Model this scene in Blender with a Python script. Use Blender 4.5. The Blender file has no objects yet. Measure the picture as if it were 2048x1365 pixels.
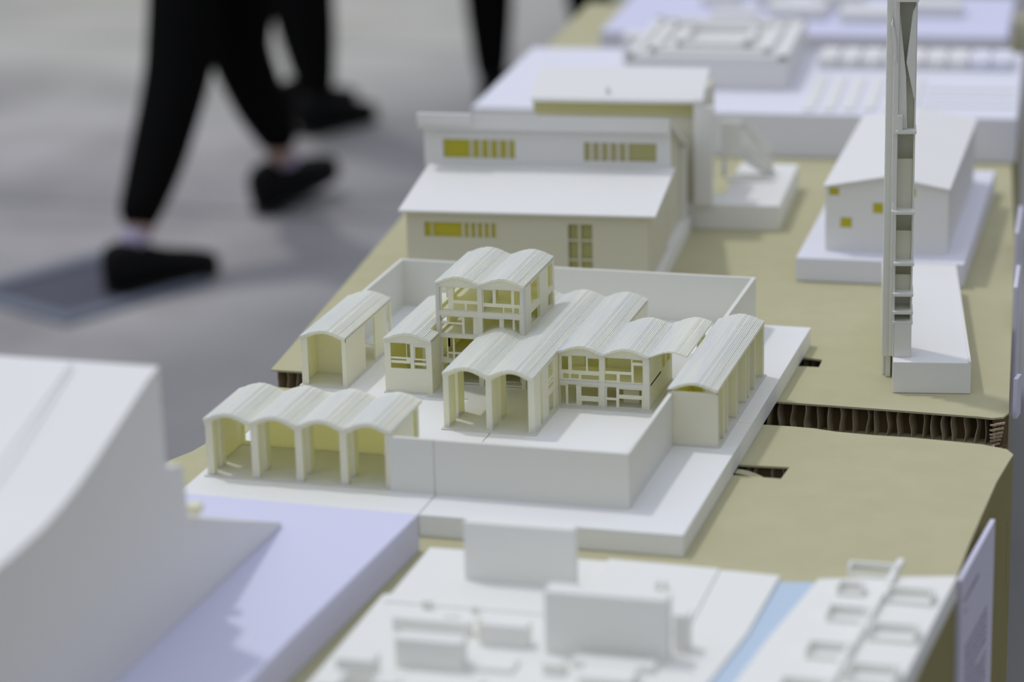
import bpy, bmesh, math, random
from mathutils import Vector, Matrix
random.seed(7)
PI = math.pi
S = bpy.context.scene
COL = S.collection

# ------------------------------------------------------------------ camera
cam_d = bpy.data.cameras.new('camera'); cam = bpy.data.objects.new('camera', cam_d); COL.objects.link(cam)
cam_d.sensor_width = 36.0; cam_d.lens = 5546.77 / 2048 * 36.0
cam_d.clip_start = 0.05; cam_d.clip_end = 60
r_ = Vector((0.96172448, 0.27300394, -0.02355558)); u_ = Vector((-0.05836989, 0.28809359, 0.95582166)); f_ = Vector((-0.26772929, 0.91786215, -0.29300187))
M = Matrix((r_, u_, -f_)).transposed().to_4x4(); M.translation = Vector((0.53234556, -2.38366263, 0.94225685))
cam.matrix_world = M
cam_d.dof.use_dof = True; cam_d.dof.focus_distance = 3.0; cam_d.dof.aperture_fstop = 2.4
S.camera = cam
# ------------------------------------------------------------------ light
S.view_settings.view_transform = 'Standard'; S.view_settings.look = 'None'; S.view_settings.gamma = 1.0; S.view_settings.exposure = 0.0
S.view_settings.use_curve_mapping = False
S.cycles.max_bounces = 24; S.cycles.diffuse_bounces = 12; S.cycles.transmission_bounces = 16; S.cycles.glossy_bounces = 3
W = bpy.data.worlds.new('hall_light'); S.world = W; W.use_nodes = True
wn = W.node_tree.nodes; wl = W.node_tree.links; wn.clear()
wo = wn.new('ShaderNodeOutputWorld'); wb = wn.new('ShaderNodeBackground'); tc = wn.new('ShaderNodeTexCoord'); sx = wn.new('ShaderNodeSeparateXYZ')
cr = wn.new('ShaderNodeValToRGB'); mr = wn.new('ShaderNodeMapRange')
wl.new(tc.outputs['Generated'], sx.inputs[0]); mxx = wn.new('ShaderNodeMath'); mxx.operation = 'MULTIPLY_ADD'; mxx.inputs[1].default_value = -.22; wl.new(sx.outputs['X'], mxx.inputs[0]); wl.new(sx.outputs['Z'], mxx.inputs[2]); wl.new(mxx.outputs[0], mr.inputs['Value']); mr.inputs['From Min'].default_value = -1
wl.new(mr.outputs[0], cr.inputs[0]); wl.new(cr.outputs[0], wb.inputs[0]); wl.new(wb.outputs[0], wo.inputs[0])
cr.color_ramp.elements[0].position = 0.46; cr.color_ramp.elements[0].color = (.16, .165, .16, 1)
cr.color_ramp.elements[1].position = 0.93; cr.color_ramp.elements[1].color = (.79, .84, .985, 1)
wb.inputs[1].default_value = 0.94
sd = bpy.data.lights.new('hall_spotlight', 'SUN'); sun = bpy.data.objects.new('hall_spotlight', sd); COL.objects.link(sun)
sd.energy = 0.92; sd.angle = math.radians(3.2); sd.color = (1.0, .985, .97)
sun.rotation_euler = Vector((0.0254, -0.0126, -0.0568)).to_track_quat('-Z', 'Y').to_euler(); sun.location = (-1.5, .8, 3)

# ------------------------------------------------------------------ materials
def mat(name, col, rough=.6, noise=None, bump=None, transl=None, spec=.3, sss=None, streak=None):
    m = bpy.data.materials.new(name); m.use_nodes = True; nt = m.node_tree; n = nt.nodes; l = nt.links
    p = n['Principled BSDF']; p.inputs['Base Color'].default_value = (*col, 1); p.inputs['Roughness'].default_value = rough
    p.inputs['Specular IOR Level'].default_value = spec
    t = n.new('ShaderNodeTexCoord')
    if noise:
        sc, amt, c2 = noise
        z = n.new('ShaderNodeTexNoise'); z.inputs['Scale'].default_value = sc; z.inputs['Detail'].default_value = 4
        l.new(t.outputs['Object'], z.inputs['Vector'])
        mx = n.new('ShaderNodeMix'); mx.data_type = 'RGBA'; mx.inputs[6].default_value = (*col, 1); mx.inputs[7].default_value = (*c2, 1)
        r = n.new('ShaderNodeMapRange'); r.inputs['From Min'].default_value = .35; r.inputs['From Max'].default_value = .65; r.inputs['To Max'].default_value = amt
        l.new(z.outputs[0], r.inputs[0]); l.new(r.outputs[0], mx.inputs[0]); l.new(mx.outputs[2], p.inputs['Base Color'])
    if bump:
        sc, st, ax = bump
        b = n.new('ShaderNodeBump'); b.inputs['Strength'].default_value = st; b.inputs['Distance'].default_value = .0006
        if ax:
            w = n.new('ShaderNodeTexWave'); w.bands_direction = ax; w.inputs['Scale'].default_value = sc; w.inputs['Distortion'].default_value = .3
            l.new(t.outputs['Object'], w.inputs['Vector']); l.new(w.outputs[0], b.inputs['Height'])
        else:
            w = n.new('ShaderNodeTexNoise'); w.inputs['Scale'].default_value = sc; l.new(t.outputs['Object'], w.inputs['Vector']); l.new(w.outputs[0], b.inputs['Height'])
        l.new(b.outputs[0], p.inputs['Normal'])
    if sss:
        w_, sc_, rad = sss
        p.inputs['Subsurface Weight'].default_value = w_; p.inputs['Subsurface Scale'].default_value = sc_; p.inputs['Subsurface Radius'].default_value = rad
    if streak:      # filament lines along the print; ceiling-light shine is put into their colour
        c2, lo, hi = streak
        mp = n.new('ShaderNodeMapping'); mp.inputs['Scale'].default_value = (420, 7, 0); l.new(t.outputs['Object'], mp.inputs[0])
        z = n.new('ShaderNodeTexNoise'); z.inputs['Scale'].default_value = 1; z.inputs['Detail'].default_value = 3; l.new(mp.outputs[0], z.inputs['Vector'])
        r = n.new('ShaderNodeMapRange'); r.inputs['From Min'].default_value = lo; r.inputs['From Max'].default_value = hi; l.new(z.outputs[0], r.inputs[0])
        mx = n.new('ShaderNodeMix'); mx.data_type = 'RGBA'; mx.inputs[6].default_value = (*col, 1); mx.inputs[7].default_value = (*c2, 1); l.new(r.outputs[0], mx.inputs[0]); l.new(mx.outputs[2], p.inputs['Base Color'])
        b = n.new('ShaderNodeBump'); b.inputs['Strength'].default_value = .5; b.inputs['Distance'].default_value = .0004; l.new(z.outputs[0], b.inputs['Height']); l.new(b.outputs[0], p.inputs['Normal'])
    if transl:
        amt, tc_ = transl
        tr = n.new('ShaderNodeBsdfRefraction'); tr.inputs[0].default_value = (*tc_, 1); tr.inputs['Roughness'].default_value = .75; tr.inputs['IOR'].default_value = 1.05
        ms = n.new('ShaderNodeMixShader'); ms.inputs[0].default_value = amt
        o = n['Material Output']; l.new(p.outputs[0], ms.inputs[1]); l.new(tr.outputs[0], ms.inputs[2]); l.new(ms.outputs[0], o.inputs[0])
    return m
PLA = mat('printed_plastic_wall', (.925, .92, .865), .5, bump=(260, .18, 'Z'), transl=(.30, (1.0, .965, .20)))
YARD = mat('printed_plastic_yard_wall', (.79, .79, .72), .5, bump=(260, .18, 'Z'), transl=(.06, (.9, .9, .7)))
ROOF = mat('printed_plastic_roof', (.895, .925, 1.0), .3, spec=.9, transl=(.34, (1.0, .97, .42)), streak=((1.0, 1.0, 1.0), .50, .57))
BASE = mat('printed_plastic_base', (.82, .825, .81), .5, noise=(9, .25, (.78, .785, .76)))
LAV = mat('lavender_foam', (.66, .66, .82), .75)
LAVG = mat('pale_lilac_print', (.77, .77, .84), .6)
WHITE = mat('white_print', (.80, .795, .765), .55, noise=(14, .2, (.76, .755, .72)))
SHADED_WHITE = mat('shaded_white_print', (.64, .62, .49), .55)  # white plastic with shade and cardboard bounce put into its colour
CITY = mat('warm_white_print', (.83, .83, .78), .55)
GLOW_INSIDE = mat('painted_inside_glow', (.50, .45, .03), .5)  # yellow light inside the open windows, painted as a panel colour
DIM_INSIDE = mat('painted_dim_inside', (.44, .42, .18), .5)  # dimmer window glow and roof-gap shade, painted as one colour
CARD = mat('kraft_paper', (.50, .475, .30), .85, noise=(26, .45, (.45, .42, .255)), bump=(300, .25, None), spec=.1)
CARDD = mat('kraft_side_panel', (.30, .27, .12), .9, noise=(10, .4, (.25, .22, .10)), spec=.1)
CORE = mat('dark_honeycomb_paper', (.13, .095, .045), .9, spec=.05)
CELL = mat('brown_cell_paper', (.17, .12, .06), .9, spec=.05)
RIB = mat('honeycomb_rib_paper', (.50, .42, .28), .9, noise=(90, .5, (.36, .28, .17)), spec=.05)
BLUE = mat('pale_blue_river_paint', (.50, .61, .73), .6)
SIGN = mat('info_card_board', (.66, .64, .76), .6)
INK = mat('printed_ink', (.06, .055, .07), .7)
BLACK = mat('black_cloth', (.006, .006, .006), .95, spec=.02)
SHOE = mat('black_shoe_leather', (.008, .008, .008), .8, spec=.1)
SOLE = mat('shoe_sole_rubber', (.018, .018, .018), .9)
SKIN = mat('skin', (.50, .33, .26), .6)
SOCK = mat('pale_sock', (.42, .38, .52), .9)
HAIR = mat('dark_hair', (.012, .009, .008), .7)
METAL = mat('hatch_frame_metal', (.15, .17, .21), .6, spec=.3)
HATCH = mat('hatch_panel', (.075, .075, .10), .7)
BRASS = mat('zinc_staple', (.5, .5, .48), .4)

def floor_mat():
    m = bpy.data.materials.new('polished_concrete'); m.use_nodes = True; n = m.node_tree.nodes; l = m.node_tree.links; p = n['Principled BSDF']
    p.inputs['Roughness'].default_value = .55; p.inputs['Specular IOR Level'].default_value = .35
    t = n.new('ShaderNodeTexCoord'); a = n.new('ShaderNodeTexNoise'); a.inputs['Scale'].default_value = 1.1; a.inputs['Detail'].default_value = 5
    b = n.new('ShaderNodeTexNoise'); b.inputs['Scale'].default_value = .45; b.inputs['Detail'].default_value = 2
    l.new(t.outputs['Object'], a.inputs[0]); l.new(t.outputs['Object'], b.inputs[0])
    c = n.new('ShaderNodeValToRGB'); e = c.color_ramp.elements; e[0].position = .40; e[0].color = (.25, .235, .235, 1); e[1].position = .62; e[1].color = (.46, .44, .43, 1)
    l.new(a.outputs[0], c.inputs[0])
    sp = n.new('ShaderNodeSeparateXYZ'); l.new(t.outputs['Object'], sp.inputs[0])
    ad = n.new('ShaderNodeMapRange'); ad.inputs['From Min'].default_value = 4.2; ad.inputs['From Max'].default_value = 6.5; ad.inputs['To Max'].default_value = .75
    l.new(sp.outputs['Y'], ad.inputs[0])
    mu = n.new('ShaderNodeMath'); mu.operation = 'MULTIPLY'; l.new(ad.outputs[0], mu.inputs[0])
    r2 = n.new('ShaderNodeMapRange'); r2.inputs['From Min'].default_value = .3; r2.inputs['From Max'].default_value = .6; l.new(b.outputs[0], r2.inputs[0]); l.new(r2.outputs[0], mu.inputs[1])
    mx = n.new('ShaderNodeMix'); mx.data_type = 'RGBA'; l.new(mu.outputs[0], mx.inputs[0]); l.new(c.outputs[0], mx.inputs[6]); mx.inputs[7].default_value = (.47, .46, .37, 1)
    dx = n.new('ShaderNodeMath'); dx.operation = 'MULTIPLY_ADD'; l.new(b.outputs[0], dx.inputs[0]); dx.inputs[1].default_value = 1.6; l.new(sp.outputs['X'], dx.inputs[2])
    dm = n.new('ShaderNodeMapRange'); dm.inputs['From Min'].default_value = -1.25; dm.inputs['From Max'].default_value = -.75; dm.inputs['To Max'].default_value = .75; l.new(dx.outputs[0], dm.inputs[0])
    m2 = n.new('ShaderNodeMix'); m2.data_type = 'RGBA'; l.new(dm.outputs[0], m2.inputs[0]); l.new(mx.outputs[2], m2.inputs[6]); m2.inputs[7].default_value = (.20, .20, .205, 1)  # shade beside the tables, painted into the floor colour
    l.new(m2.outputs[2], p.inputs['Base Color'])
    return m
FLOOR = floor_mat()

# ------------------------------------------------------------------ helpers
class MB:
    """collects shapes, links them as ONE mesh object"""
    def __init__(s): s.v = []; s.f = []
    def box(s, x0, x1, y0, y1, z0, z1):
        b = len(s.v)
        s.v += [(x0, y0, z0), (x1, y0, z0), (x1, y1, z0), (x0, y1, z0), (x0, y0, z1), (x1, y0, z1), (x1, y1, z1), (x0, y1, z1)]
        s.f += [tuple(b + i for i in q) for q in ((0, 3, 2, 1), (4, 5, 6, 7), (0, 1, 5, 4), (1, 2, 6, 5), (2, 3, 7, 6), (3, 0, 4, 7))]
        return s
    def prism(s, pts, a0, a1, ax=2):
        """polygon pts extruded along axis ax from a0 to a1 (the two other axes in order)"""
        n = len(pts); b = len(s.v)
        def mk(p, a):
            return (p[0], p[1], a) if ax == 2 else ((p[0], a, p[1]) if ax == 1 else (a, p[0], p[1]))
        s.v += [mk(p, a0) for p in pts] + [mk(p, a1) for p in pts]
        s.f.append(tuple(b + i for i in range(n))[::-1]); s.f.append(tuple(b + n + i for i in range(n)))
        for i in range(n): j = (i + 1) % n; s.f.append((b + i, b + j, b + n + j, b + n + i))
        return s
    def strip(s, top, bot, y0, y1, ax=1):
        """band between two polylines (same length, (a,z) pairs) extruded along y (ax 1) or x (ax 0)"""
        n = len(top); b = len(s.v)
        mk = (lambda p, a: (p[0], a, p[1])) if ax == 1 else (lambda p, a: (a, p[0], p[1]))
        for a in (y0, y1):
            s.v += [mk(p, a) for p in top] + [mk(p, a) for p in bot]
        T0, B0, T1, B1 = b, b + n, b + 2 * n, b + 3 * n
        for i in range(n - 1):
            s.f += [(T0 + i, T0 + i + 1, T1 + i + 1, T1 + i), (B0 + i, B1 + i, B1 + i + 1, B0 + i + 1),
                    (T0 + i, B0 + i, B0 + i + 1, T0 + i + 1), (T1 + i, T1 + i + 1, B1 + i + 1, B1 + i)]
        s.f += [(T0, T1, B1, B0), (T0 + n - 1, B0 + n - 1, B1 + n - 1, T1 + n - 1)]
        return s
    def holed(s, ax, p0, p1, a0, a1, z0, z1, holes):
        """wall normal to axis ax (1: spans x, 0: spans y) with rectangular holes (a0,a1,z0,z1)"""
        A = sorted({a0, a1} | {max(a0, min(a1, h[k])) for h in holes for k in (0, 1)})
        Z = sorted({z0, z1} | {max(z0, min(z1, h[k])) for h in holes for k in (2, 3)})
        nA, nZ = len(A) - 1, len(Z) - 1
        def solid(i, j):
            if i < 0 or j < 0 or i >= nA or j >= nZ: return False
            a = (A[i] + A[i + 1]) / 2; z = (Z[j] + Z[j + 1]) / 2
            return not any(h[0] < a < h[1] and h[2] < z < h[3] for h in holes)
        def P(a, p, z): return (a, p, z) if ax == 1 else (p, a, z)
        vi = {}
        def V(a, p, z):
            k = (a, p, z)
            if k not in vi: vi[k] = len(s.v); s.v.append(P(a, p, z))
            return vi[k]
        for i in range(nA):
            for j in range(nZ):
                if not solid(i, j): continue
                a, b, c, d = A[i], A[i + 1], Z[j], Z[j + 1]
                s.f += [(V(a, p0, c), V(b, p0, c), V(b, p0, d), V(a, p0, d)), (V(a, p1, c), V(a, p1, d), V(b, p1, d), V(b, p1, c))]
                if not solid(i - 1, j): s.f.append((V(a, p0, c), V(a, p0, d), V(a, p1, d), V(a, p1, c)))
                if not solid(i + 1, j): s.f.append((V(b, p0, c), V(b, p1, c), V(b, p1, d), V(b, p0, d)))
                if not solid(i, j - 1): s.f.append((V(a, p0, c), V(a, p1, c), V(b, p1, c), V(b, p0, c)))
                if not solid(i, j + 1): s.f.append((V(a, p0, d), V(b, p0, d), V(b, p1, d), V(a, p1, d)))
        return s
    def build(s, name, m, parent=None, loc=(0, 0, 0), bevel=0, smooth=False):
        """verts are given in the parent's space (or world); loc = origin of the new object in that space"""
        me = bpy.data.meshes.new(name)
        me.from_pydata([(v[0] - loc[0], v[1] - loc[1], v[2] - loc[2]) for v in s.v], [], s.f)
        bm = bmesh.new(); bm.from_mesh(me); bmesh.ops.recalc_face_normals(bm, faces=bm.faces); bm.to_mesh(me); bm.free()
        me.materials.append(m)
        if smooth:
            for p in me.polygons: p.use_smooth = True
        o = bpy.data.objects.new(name, me); COL.objects.link(o); o.parent = parent; o.location = loc
        if bevel:
            b = o.modifiers.new('bevel', 'BEVEL'); b.width = bevel; b.segments = 2; b.limit_method = 'ANGLE'
        return o
def tag(o, label=None, cat=None, group=None, kind=None):
    if label: o['label'] = label
    if cat: o['category'] = cat
    if group: o['group'] = group
    if kind: o['kind'] = kind
    return o
def empty(name, loc, rz=0, label=None, cat=None, group=None):
    o = bpy.data.objects.new(name, None); COL.objects.link(o); o.location = loc; o.rotation_euler = (0, 0, math.radians(rz)); o.empty_display_size = .02
    return tag(o, label, cat, group)

# ------------------------------------------------------------------ floor
TZ = -.022      # table top
FZ = -.77       # hall floor
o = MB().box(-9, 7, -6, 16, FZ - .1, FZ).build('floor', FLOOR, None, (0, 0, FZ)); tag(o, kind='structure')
for k, (x0, x1, y) in enumerate([(-8.5, 6.5, 6.0), (-8.5, 6.5, 3.9), (-8.5, 6.5, 8.0)]):
    o = MB().box(x0, x1, y, y + .012, FZ - .001, FZ + .0008).build('trim_%d' % (k + 1), HATCH, None, ((x0 + x1) / 2, y, FZ)); tag(o, kind='structure')
h = empty('floor_hatch', (-2.10, 3.17, FZ), 0, 'grey metal framed floor hatch with dark panel under the rear foot of the nearest walker', 'floor hatch')
h.rotation_euler = (0, 0, math.radians(-27))
m_ = MB().holed(1, -.01, .01, -.20, .20, -.21, .21, [(-.155, .155, -.165, .165)])
m_.v = [(v[0], v[2], .004 + v[1] * .6) for v in m_.v]; m_.build('frame', METAL, h)
MB().box(-.155, .155, -.165, .165, -.002, .006).build('panel', HATCH, h)

# ------------------------------------------------------------------ the two cardboard tables
def outline_slab(pts, z0, z1): return MB().prism(pts, z0, z1)
def inset(pts, d):
    cx = sum(p[0] for p in pts) / len(pts); cy = sum(p[1] for p in pts) / len(pts)
    return [(p[0] + d * (1 if cx > p[0] else -1), p[1] + d * (1 if cy > p[1] else -1)) for p in pts]
def hole_slab(pts, hole, z0, z1):
    """polygon pts with one polygon hole, extruded"""
    bm = bmesh.new(); es = []
    for loop in (pts, hole):
        vs = [bm.verts.new((p[0], p[1], z0)) for p in loop]
        es += [bm.edges.new((vs[i], vs[(i + 1) % len(vs)])) for i in range(len(vs))]
    bmesh.ops.triangle_fill(bm, use_beauty=True, edges=es)
    r = bmesh.ops.extrude_face_region(bm, geom=bm.faces[:])
    bmesh.ops.translate(bm, verts=[g for g in r['geom'] if isinstance(g, bmesh.types.BMVert)], vec=(0, 0, z1 - z0))
    bmesh.ops.recalc_face_normals(bm, faces=bm.faces)
    m = MB(); bm.verts.index_update(); m.v = [tuple(v.co) for v in bm.verts]; m.f = [tuple(v.index for v in f.verts) for f in bm.faces]; bm.free(); return m
def honeycomb(x0, x1, y0, y1, z0, z1, step, seed):
    """open cells of a paper honeycomb seen on its cut face: wavy upright walls and cross walls"""
    rnd = random.Random(seed); m = MB(); m2 = MB(); x = x0
    while x < x1:
        n = 7; a = rnd.uniform(-.0024, .0024); b = rnd.uniform(-.0014, .0014); dep = y0 + rnd.uniform(-.001, .006); t = .0009
        prof = [(x + a * math.sin(PI * k / n) + b * math.sin(2 * PI * k / n), z0 + (z1 - z0) * k / n) for k in range(n + 1)]
        base = len(m.v)
        for (px, pz) in prof: m.v += [(px, dep, pz), (px + t, dep, pz), (px + t + .006, y1, pz), (px + .006, y1, pz)]
        for k in range(n):
            q = base + 4 * k
            for i in range(4): j = (i + 1) % 4; m.f.append((q + i, q + j, q + 4 + j, q + 4 + i))
        m.f.append((base, base + 1, base + 2, base + 3)); m.f.append(tuple(base + 4 * n + i for i in (3, 2, 1, 0)))
        yy = (y0 * .35 + y1 * .65) + (y1 - y0) * rnd.uniform(-.15, .15); m2.box(x, x + step * 1.2, min(yy, yy + .0015), max(yy, yy + .0015), z0, z1)
        x += step * rnd.uniform(.65, 1.3)
    return m, m2
nearP = [(-.60, -.75), (.245, -.75), (.2475, -.50), (.2515, -.25), (.2555, .0), (.2565, .09), (.259, .17), (.2625, .27), (.2675, .33), (.270, .355), (.262, .370), (.235, .380), (.20, .3835), (.16, .3865), (.12, .386), (.08, .389), (.055, .395), (.03, .3965), (0, .396), (-.1, .401), (-.3, .405), (-.5, .41), (-.584, .413), (-.58, .33), (-.5685, .21), (-.573, .185), (-.585, .155), (-.592, .0)]
farP = [(-.592, .473), (-.3, .476), (-.1, .476), (0, .4765), (.12, .474), (.22, .470), (.236, .468), (.247, .474), (.251, .490), (.245, .55), (.187, 1.16), (.13, 1.65), (.05, 2.5), (.03, 2.85), (-.82, 2.85), (-.80, 2.6), (-.745, 1.9), (-.66, 1.16), (-.60, .56)]
hole1 = [(-.05, .2335), (.0497, .2327), (.0519, .2685), (-.05, .262)]
hole2 = [(-.03, .6078), (.0235, .6085), (.0227, .6373), (-.03, .6487)]
def off(mb, t):
    l = t.location; mb.v = [(v[0] - l[0], v[1] - l[1], v[2] - l[2]) for v in mb.v]; return mb
def make_table(label, pts, hole, seed, facex, facey, hc):
    cx = (max(p[0] for p in pts) + min(p[0] for p in pts)) / 2; cy = (max(p[1] for p in pts) + min(p[1] for p in pts)) / 2
    t = empty('cardboard_table', (cx, cy, FZ), 0, label, 'table')
    off(hole_slab(pts, hole, TZ - .0022, TZ), t).build('top_sheet', CARD, t)
    off(outline_slab(inset(pts, .002), TZ - .0370, TZ - .0345), t).build('lower_sheet', CARD, t)
    # cut face of the board on its long side, and the cells seen through the cut-out
    m1, m2 = honeycomb(facex[0], facex[1], facey[0], facey[0] + .03 * facey[1], TZ - .0345, TZ - .0022, .0125, seed)
    off(m1, t).build('honeycomb_edge', RIB, t); off(m2, t).build('cell_walls', CELL, t)
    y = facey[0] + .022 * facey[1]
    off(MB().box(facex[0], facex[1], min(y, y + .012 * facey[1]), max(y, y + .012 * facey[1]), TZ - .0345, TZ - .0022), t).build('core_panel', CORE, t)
    hx0 = min(p[0] for p in hole); hx1 = max(p[0] for p in hole); hy0 = min(p[1] for p in hole); hy1 = max(p[1] for p in hole)
    m1, m2 = honeycomb(hx0 - .01, hx1 + .008, hy1 - .002, hy1 + .012, TZ - .0345, TZ - .0022, .0125, seed + 5)
    off(m1, t).build('cutout_cells', RIB, t); off(m2, t).build('cutout_cell_walls', CELL, t)
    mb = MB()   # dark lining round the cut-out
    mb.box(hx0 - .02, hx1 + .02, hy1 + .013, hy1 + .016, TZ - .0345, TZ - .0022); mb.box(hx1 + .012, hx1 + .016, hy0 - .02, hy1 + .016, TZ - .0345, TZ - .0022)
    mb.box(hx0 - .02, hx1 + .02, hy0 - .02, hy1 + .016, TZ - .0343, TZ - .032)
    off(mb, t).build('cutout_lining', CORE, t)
    # upright panels of the box under the board
    def side(i, j, nm):
        a, b = Vector(pts[i]), Vector(pts[j]); d = (b - a).normalized(); nrm = Vector((-d.y, d.x)) * .004
        q = [tuple(a), tuple(b), tuple(b + nrm), tuple(a + nrm)]
        return off(MB().prism(q, FZ, TZ - .037), t).build(nm, CARDD, t)
    return t, side
nt, side = make_table('kraft cardboard display table in the foreground with a torn front board edge', nearP, hole1, 3, (-.575, .255), (.386, -1), None)
# skirt folded down from the near board along its right edge and far edge
mb = MB(); ring = nearP[1:10]
for i in range(len(ring) - 1):
    a, b = ring[i], ring[i + 1]; mb.prism([a, b, (b[0] - .003, b[1]), (a[0] - .003, a[1])], FZ + .01, TZ - .0022)
off(mb, nt).build('side_panel', CARDD, nt)
off(MB().prism([nearP[9], (.262, .352), (.262, .36), nearP[9]][:3] , FZ + .01, TZ - .0022), nt).build('corner_post', CARDD, nt)
off(MB().box(-.57, .245, .355, .359, FZ, TZ - .037), nt).build('back_panel', CARDD, nt)
off(MB().box(-.59, -.585, -.74, .12, FZ, TZ - .037), nt).build('left_panel', CARDD, nt)
off(MB().box(-.585, .24, -.745, -.74, FZ, TZ - .037), nt).build('front_panel', CARDD, nt)
# slits in the side panel
mb = MB()
for (y, z0, z1) in ((.335, -.16, -.09), (.338, -.30, -.22)): mb.prism([(.2677, y), (.2681, y), (.2681, y + .0012), (.2677, y + .0012)], z0, z1)
off(mb, nt).build('slit', CORE, nt)
ft, side = make_table('kraft cardboard display table behind, with its honeycomb edge facing the gap', farP, hole2, 11, (-.588, .238), (.478, 1), None)
# crushed, rolled corner of the honeycomb at the right end
mb = MB()
for k in range(6):
    zc = TZ - .006 - k * .0048; P0 = []
    for a in range(9):
        th = -PI / 2 + PI * a / 8 * .9; P0.append((.236 + .013 * math.cos(th) * (1 - .06 * k), .474 + .012 * math.sin(th) - .004 * math.sin(k)))
    for a in range(8):
        p, q = P0[a], P0[a + 1]; mb.prism([p, q, (q[0] - .002, q[1] + .001), (p[0] - .002, p[1] + .001)], zc - .0014 + .001 * math.sin(a), zc + .0006 + .001 * math.sin(a))
off(mb, ft).build('crushed_corner', RIB, ft)
off(MB().prism([(.236, .470), (.247, .474), (.251, .49), (.236, .49)], TZ - .034, TZ - .003), ft).build('corner_core', CORE, ft)
mb = MB(); ring = [farP[i] for i in (8, 9, 10, 11, 12, 13)]
for i in range(len(ring) - 1):
    a, b = ring[i], ring[i + 1]; mb.prism([a, b, (b[0] - .004, b[1]), (a[0] - .004, a[1])], FZ + .01, TZ - .0022)
off(mb, ft).build('side_panel', CARDD, ft)
off(MB().box(-.58, .235, .515, .519, FZ, TZ - .037), ft).build('front_panel', CARDD, ft)
mb = MB(); ring = [farP[i] for i in (18, 17, 16, 15, 14)]
for i in range(len(ring) - 1):
    a, b = ring[i], ring[i + 1]; mb.prism([a, b, (b[0] + .004, b[1]), (a[0] + .004, a[1])], FZ + .01, TZ - .0022)
off(mb, ft).build('left_panel', CARDD, ft)
# torn paper flap lying in the near cut-out
mb = MB(); n = 10
top = [(.0 + .036 * k / n, TZ - .0015 - .012 * (k / n) ** 2) for k in range(n + 1)]
mb.strip(top, [(p[0], p[1] - .001) for p in top], .243, .256); off(mb, nt).build('torn_flap', CARD, nt)

# ------------------------------------------------------------------ info cards
def info_card(loc, rz, w, hgt, label, text=True):
    t = empty('info_card', loc, rz, label, 'sign')
    MB().box(0, w, 0, .0045, -hgt, 0).build('board', SIGN, t)
    if text:
        rnd = random.Random(4); g = MB(); bd = MB()
        def words(m, u0, u1, d, hh):
            u = u0
            while u < u1:
                L = min(rnd.uniform(.004, .012), u1 - u); v = u      # letters of a word
                while v < u + L:
                    k = rnd.choice((0, 1, 2)); a = hh * .62
                    m.box(v, v + .0003, -.0003, 0, -d - a, -d)
                    if k: m.box(v, v + .0008, -.0003, 0, -d - a, -d - a + .00028)
                    if k == 2: m.box(v, v + .0008, -.0003, 0, -d - .00028, -d)
                    if k == 1: m.box(v + .0008, v + .0011, -.0003, 0, -d - a, -d + (hh * .38 if rnd.random() < .3 else 0))
                    v += .0016
                u += L + .0022
        words(g, .016, .085, .026, .0034); words(g, .018, .030, .039, .0016)
        for k in range(22): words(bd, .026, .026 + (.108 if k % 7 != 6 else .06), .078 + .0066 * k, .0022)
        g.build('heading_text', INK, t); bd.build('body_text', INK, t)
    return t
c1 = info_card((.2600, .004, -.0245), 0, .165, .28, 'white info card with printed text standing against the side of the near table')
c1.rotation_euler = (0, 0, math.atan2(.165, .0125))
c2 = info_card((.2585, .500, .013), 84, .02, .045, 'small pale card edge sticking up beside the far table corner', False)
c3 = info_card((.2262, .80, .03), 94, .10, .16, 'pale card strip on the far table side, behind the small card', False)
c4 = info_card((.2015, 1.05, .03), 94, .14, .14, 'pale card strip farthest along the far table side', False)

# ------------------------------------------------------------------ main model: vaulted house
BW = .0495
def vz(u, h=.0072):
    """vault profile, u in 0..1 over one bay"""
    c = .5 - .5 * math.cos(2 * PI * u); p = 1 - (2 * u - 1) ** 2
    return h * (.42 * c + .58 * p)
def vault_roof(x0, nb, y0, y1, zv, th=.0026, xa=None, xb=None, bw=BW, q=.0006):
    xs = []; N = 28; xa = x0 if xa is None else xa; xb = x0 + nb * bw if xb is None else xb
    top = []; prev = None
    for i in range(nb * N + 1):
        x = x0 + i * bw / N
        if x < xa - 1e-6 or x > xb + 1e-6: continue
        z = vz((i % N) / N if i % N else 0.0)
        zs = math.floor(z / q + .5) * q * .85 + z * .15
        if prev is not None and abs(zs - prev) > q * .3: top.append((x - .00028, zv + prev))
        top.append((x, zv + zs)); prev = zs
    bot = []
    for (x, z) in top:
        u = ((x - x0) / bw) % 1.0; bot.append((x, zv + vz(u) - th))
    return MB().strip(top, bot, y0, y1)
def arc_fill(m, x0, nb, y0, y1, zv, zl, gap=0, th=.0026, xa=None, xb=None, bw=BW, spring=None):
    """gable wall between height zl and the underside of the vault; with gap the arch stays open above zl"""
    N = 16; xa = x0 if xa is None else xa; xb = x0 + nb * bw if xb is None else xb
    top = []; bot = []
    for i in range(nb * N + 1):
        x = x0 + i * bw / N
        if x < xa - 1e-6 or x > xb + 1e-6: continue
        u = (i % N) / N; z = zv + vz(u) - th + .0002; top.append((x, z))
        bot.append((x, zl if not gap else z - gap * (1 - .45 * math.sin(PI * u))))
    return m.strip(top, bot, y0, y1)

H = empty('house_model', (-.26, .34, TZ), 0, 'white model of a walled house with rippled vaulted roofs and a tower', 'architectural model')
HL = H.location
def hb(mb, name, m, parent=None, bevel=0, label=None):
    if parent is None: parent = H
    mb.v = [(v[0] - HL[0], v[1] - HL[1], v[2] - HL[2]) for v in mb.v]
    o = mb.build(name, m, parent, (0, 0, 0), bevel)
    if label: o['label'] = label
    return o
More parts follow.
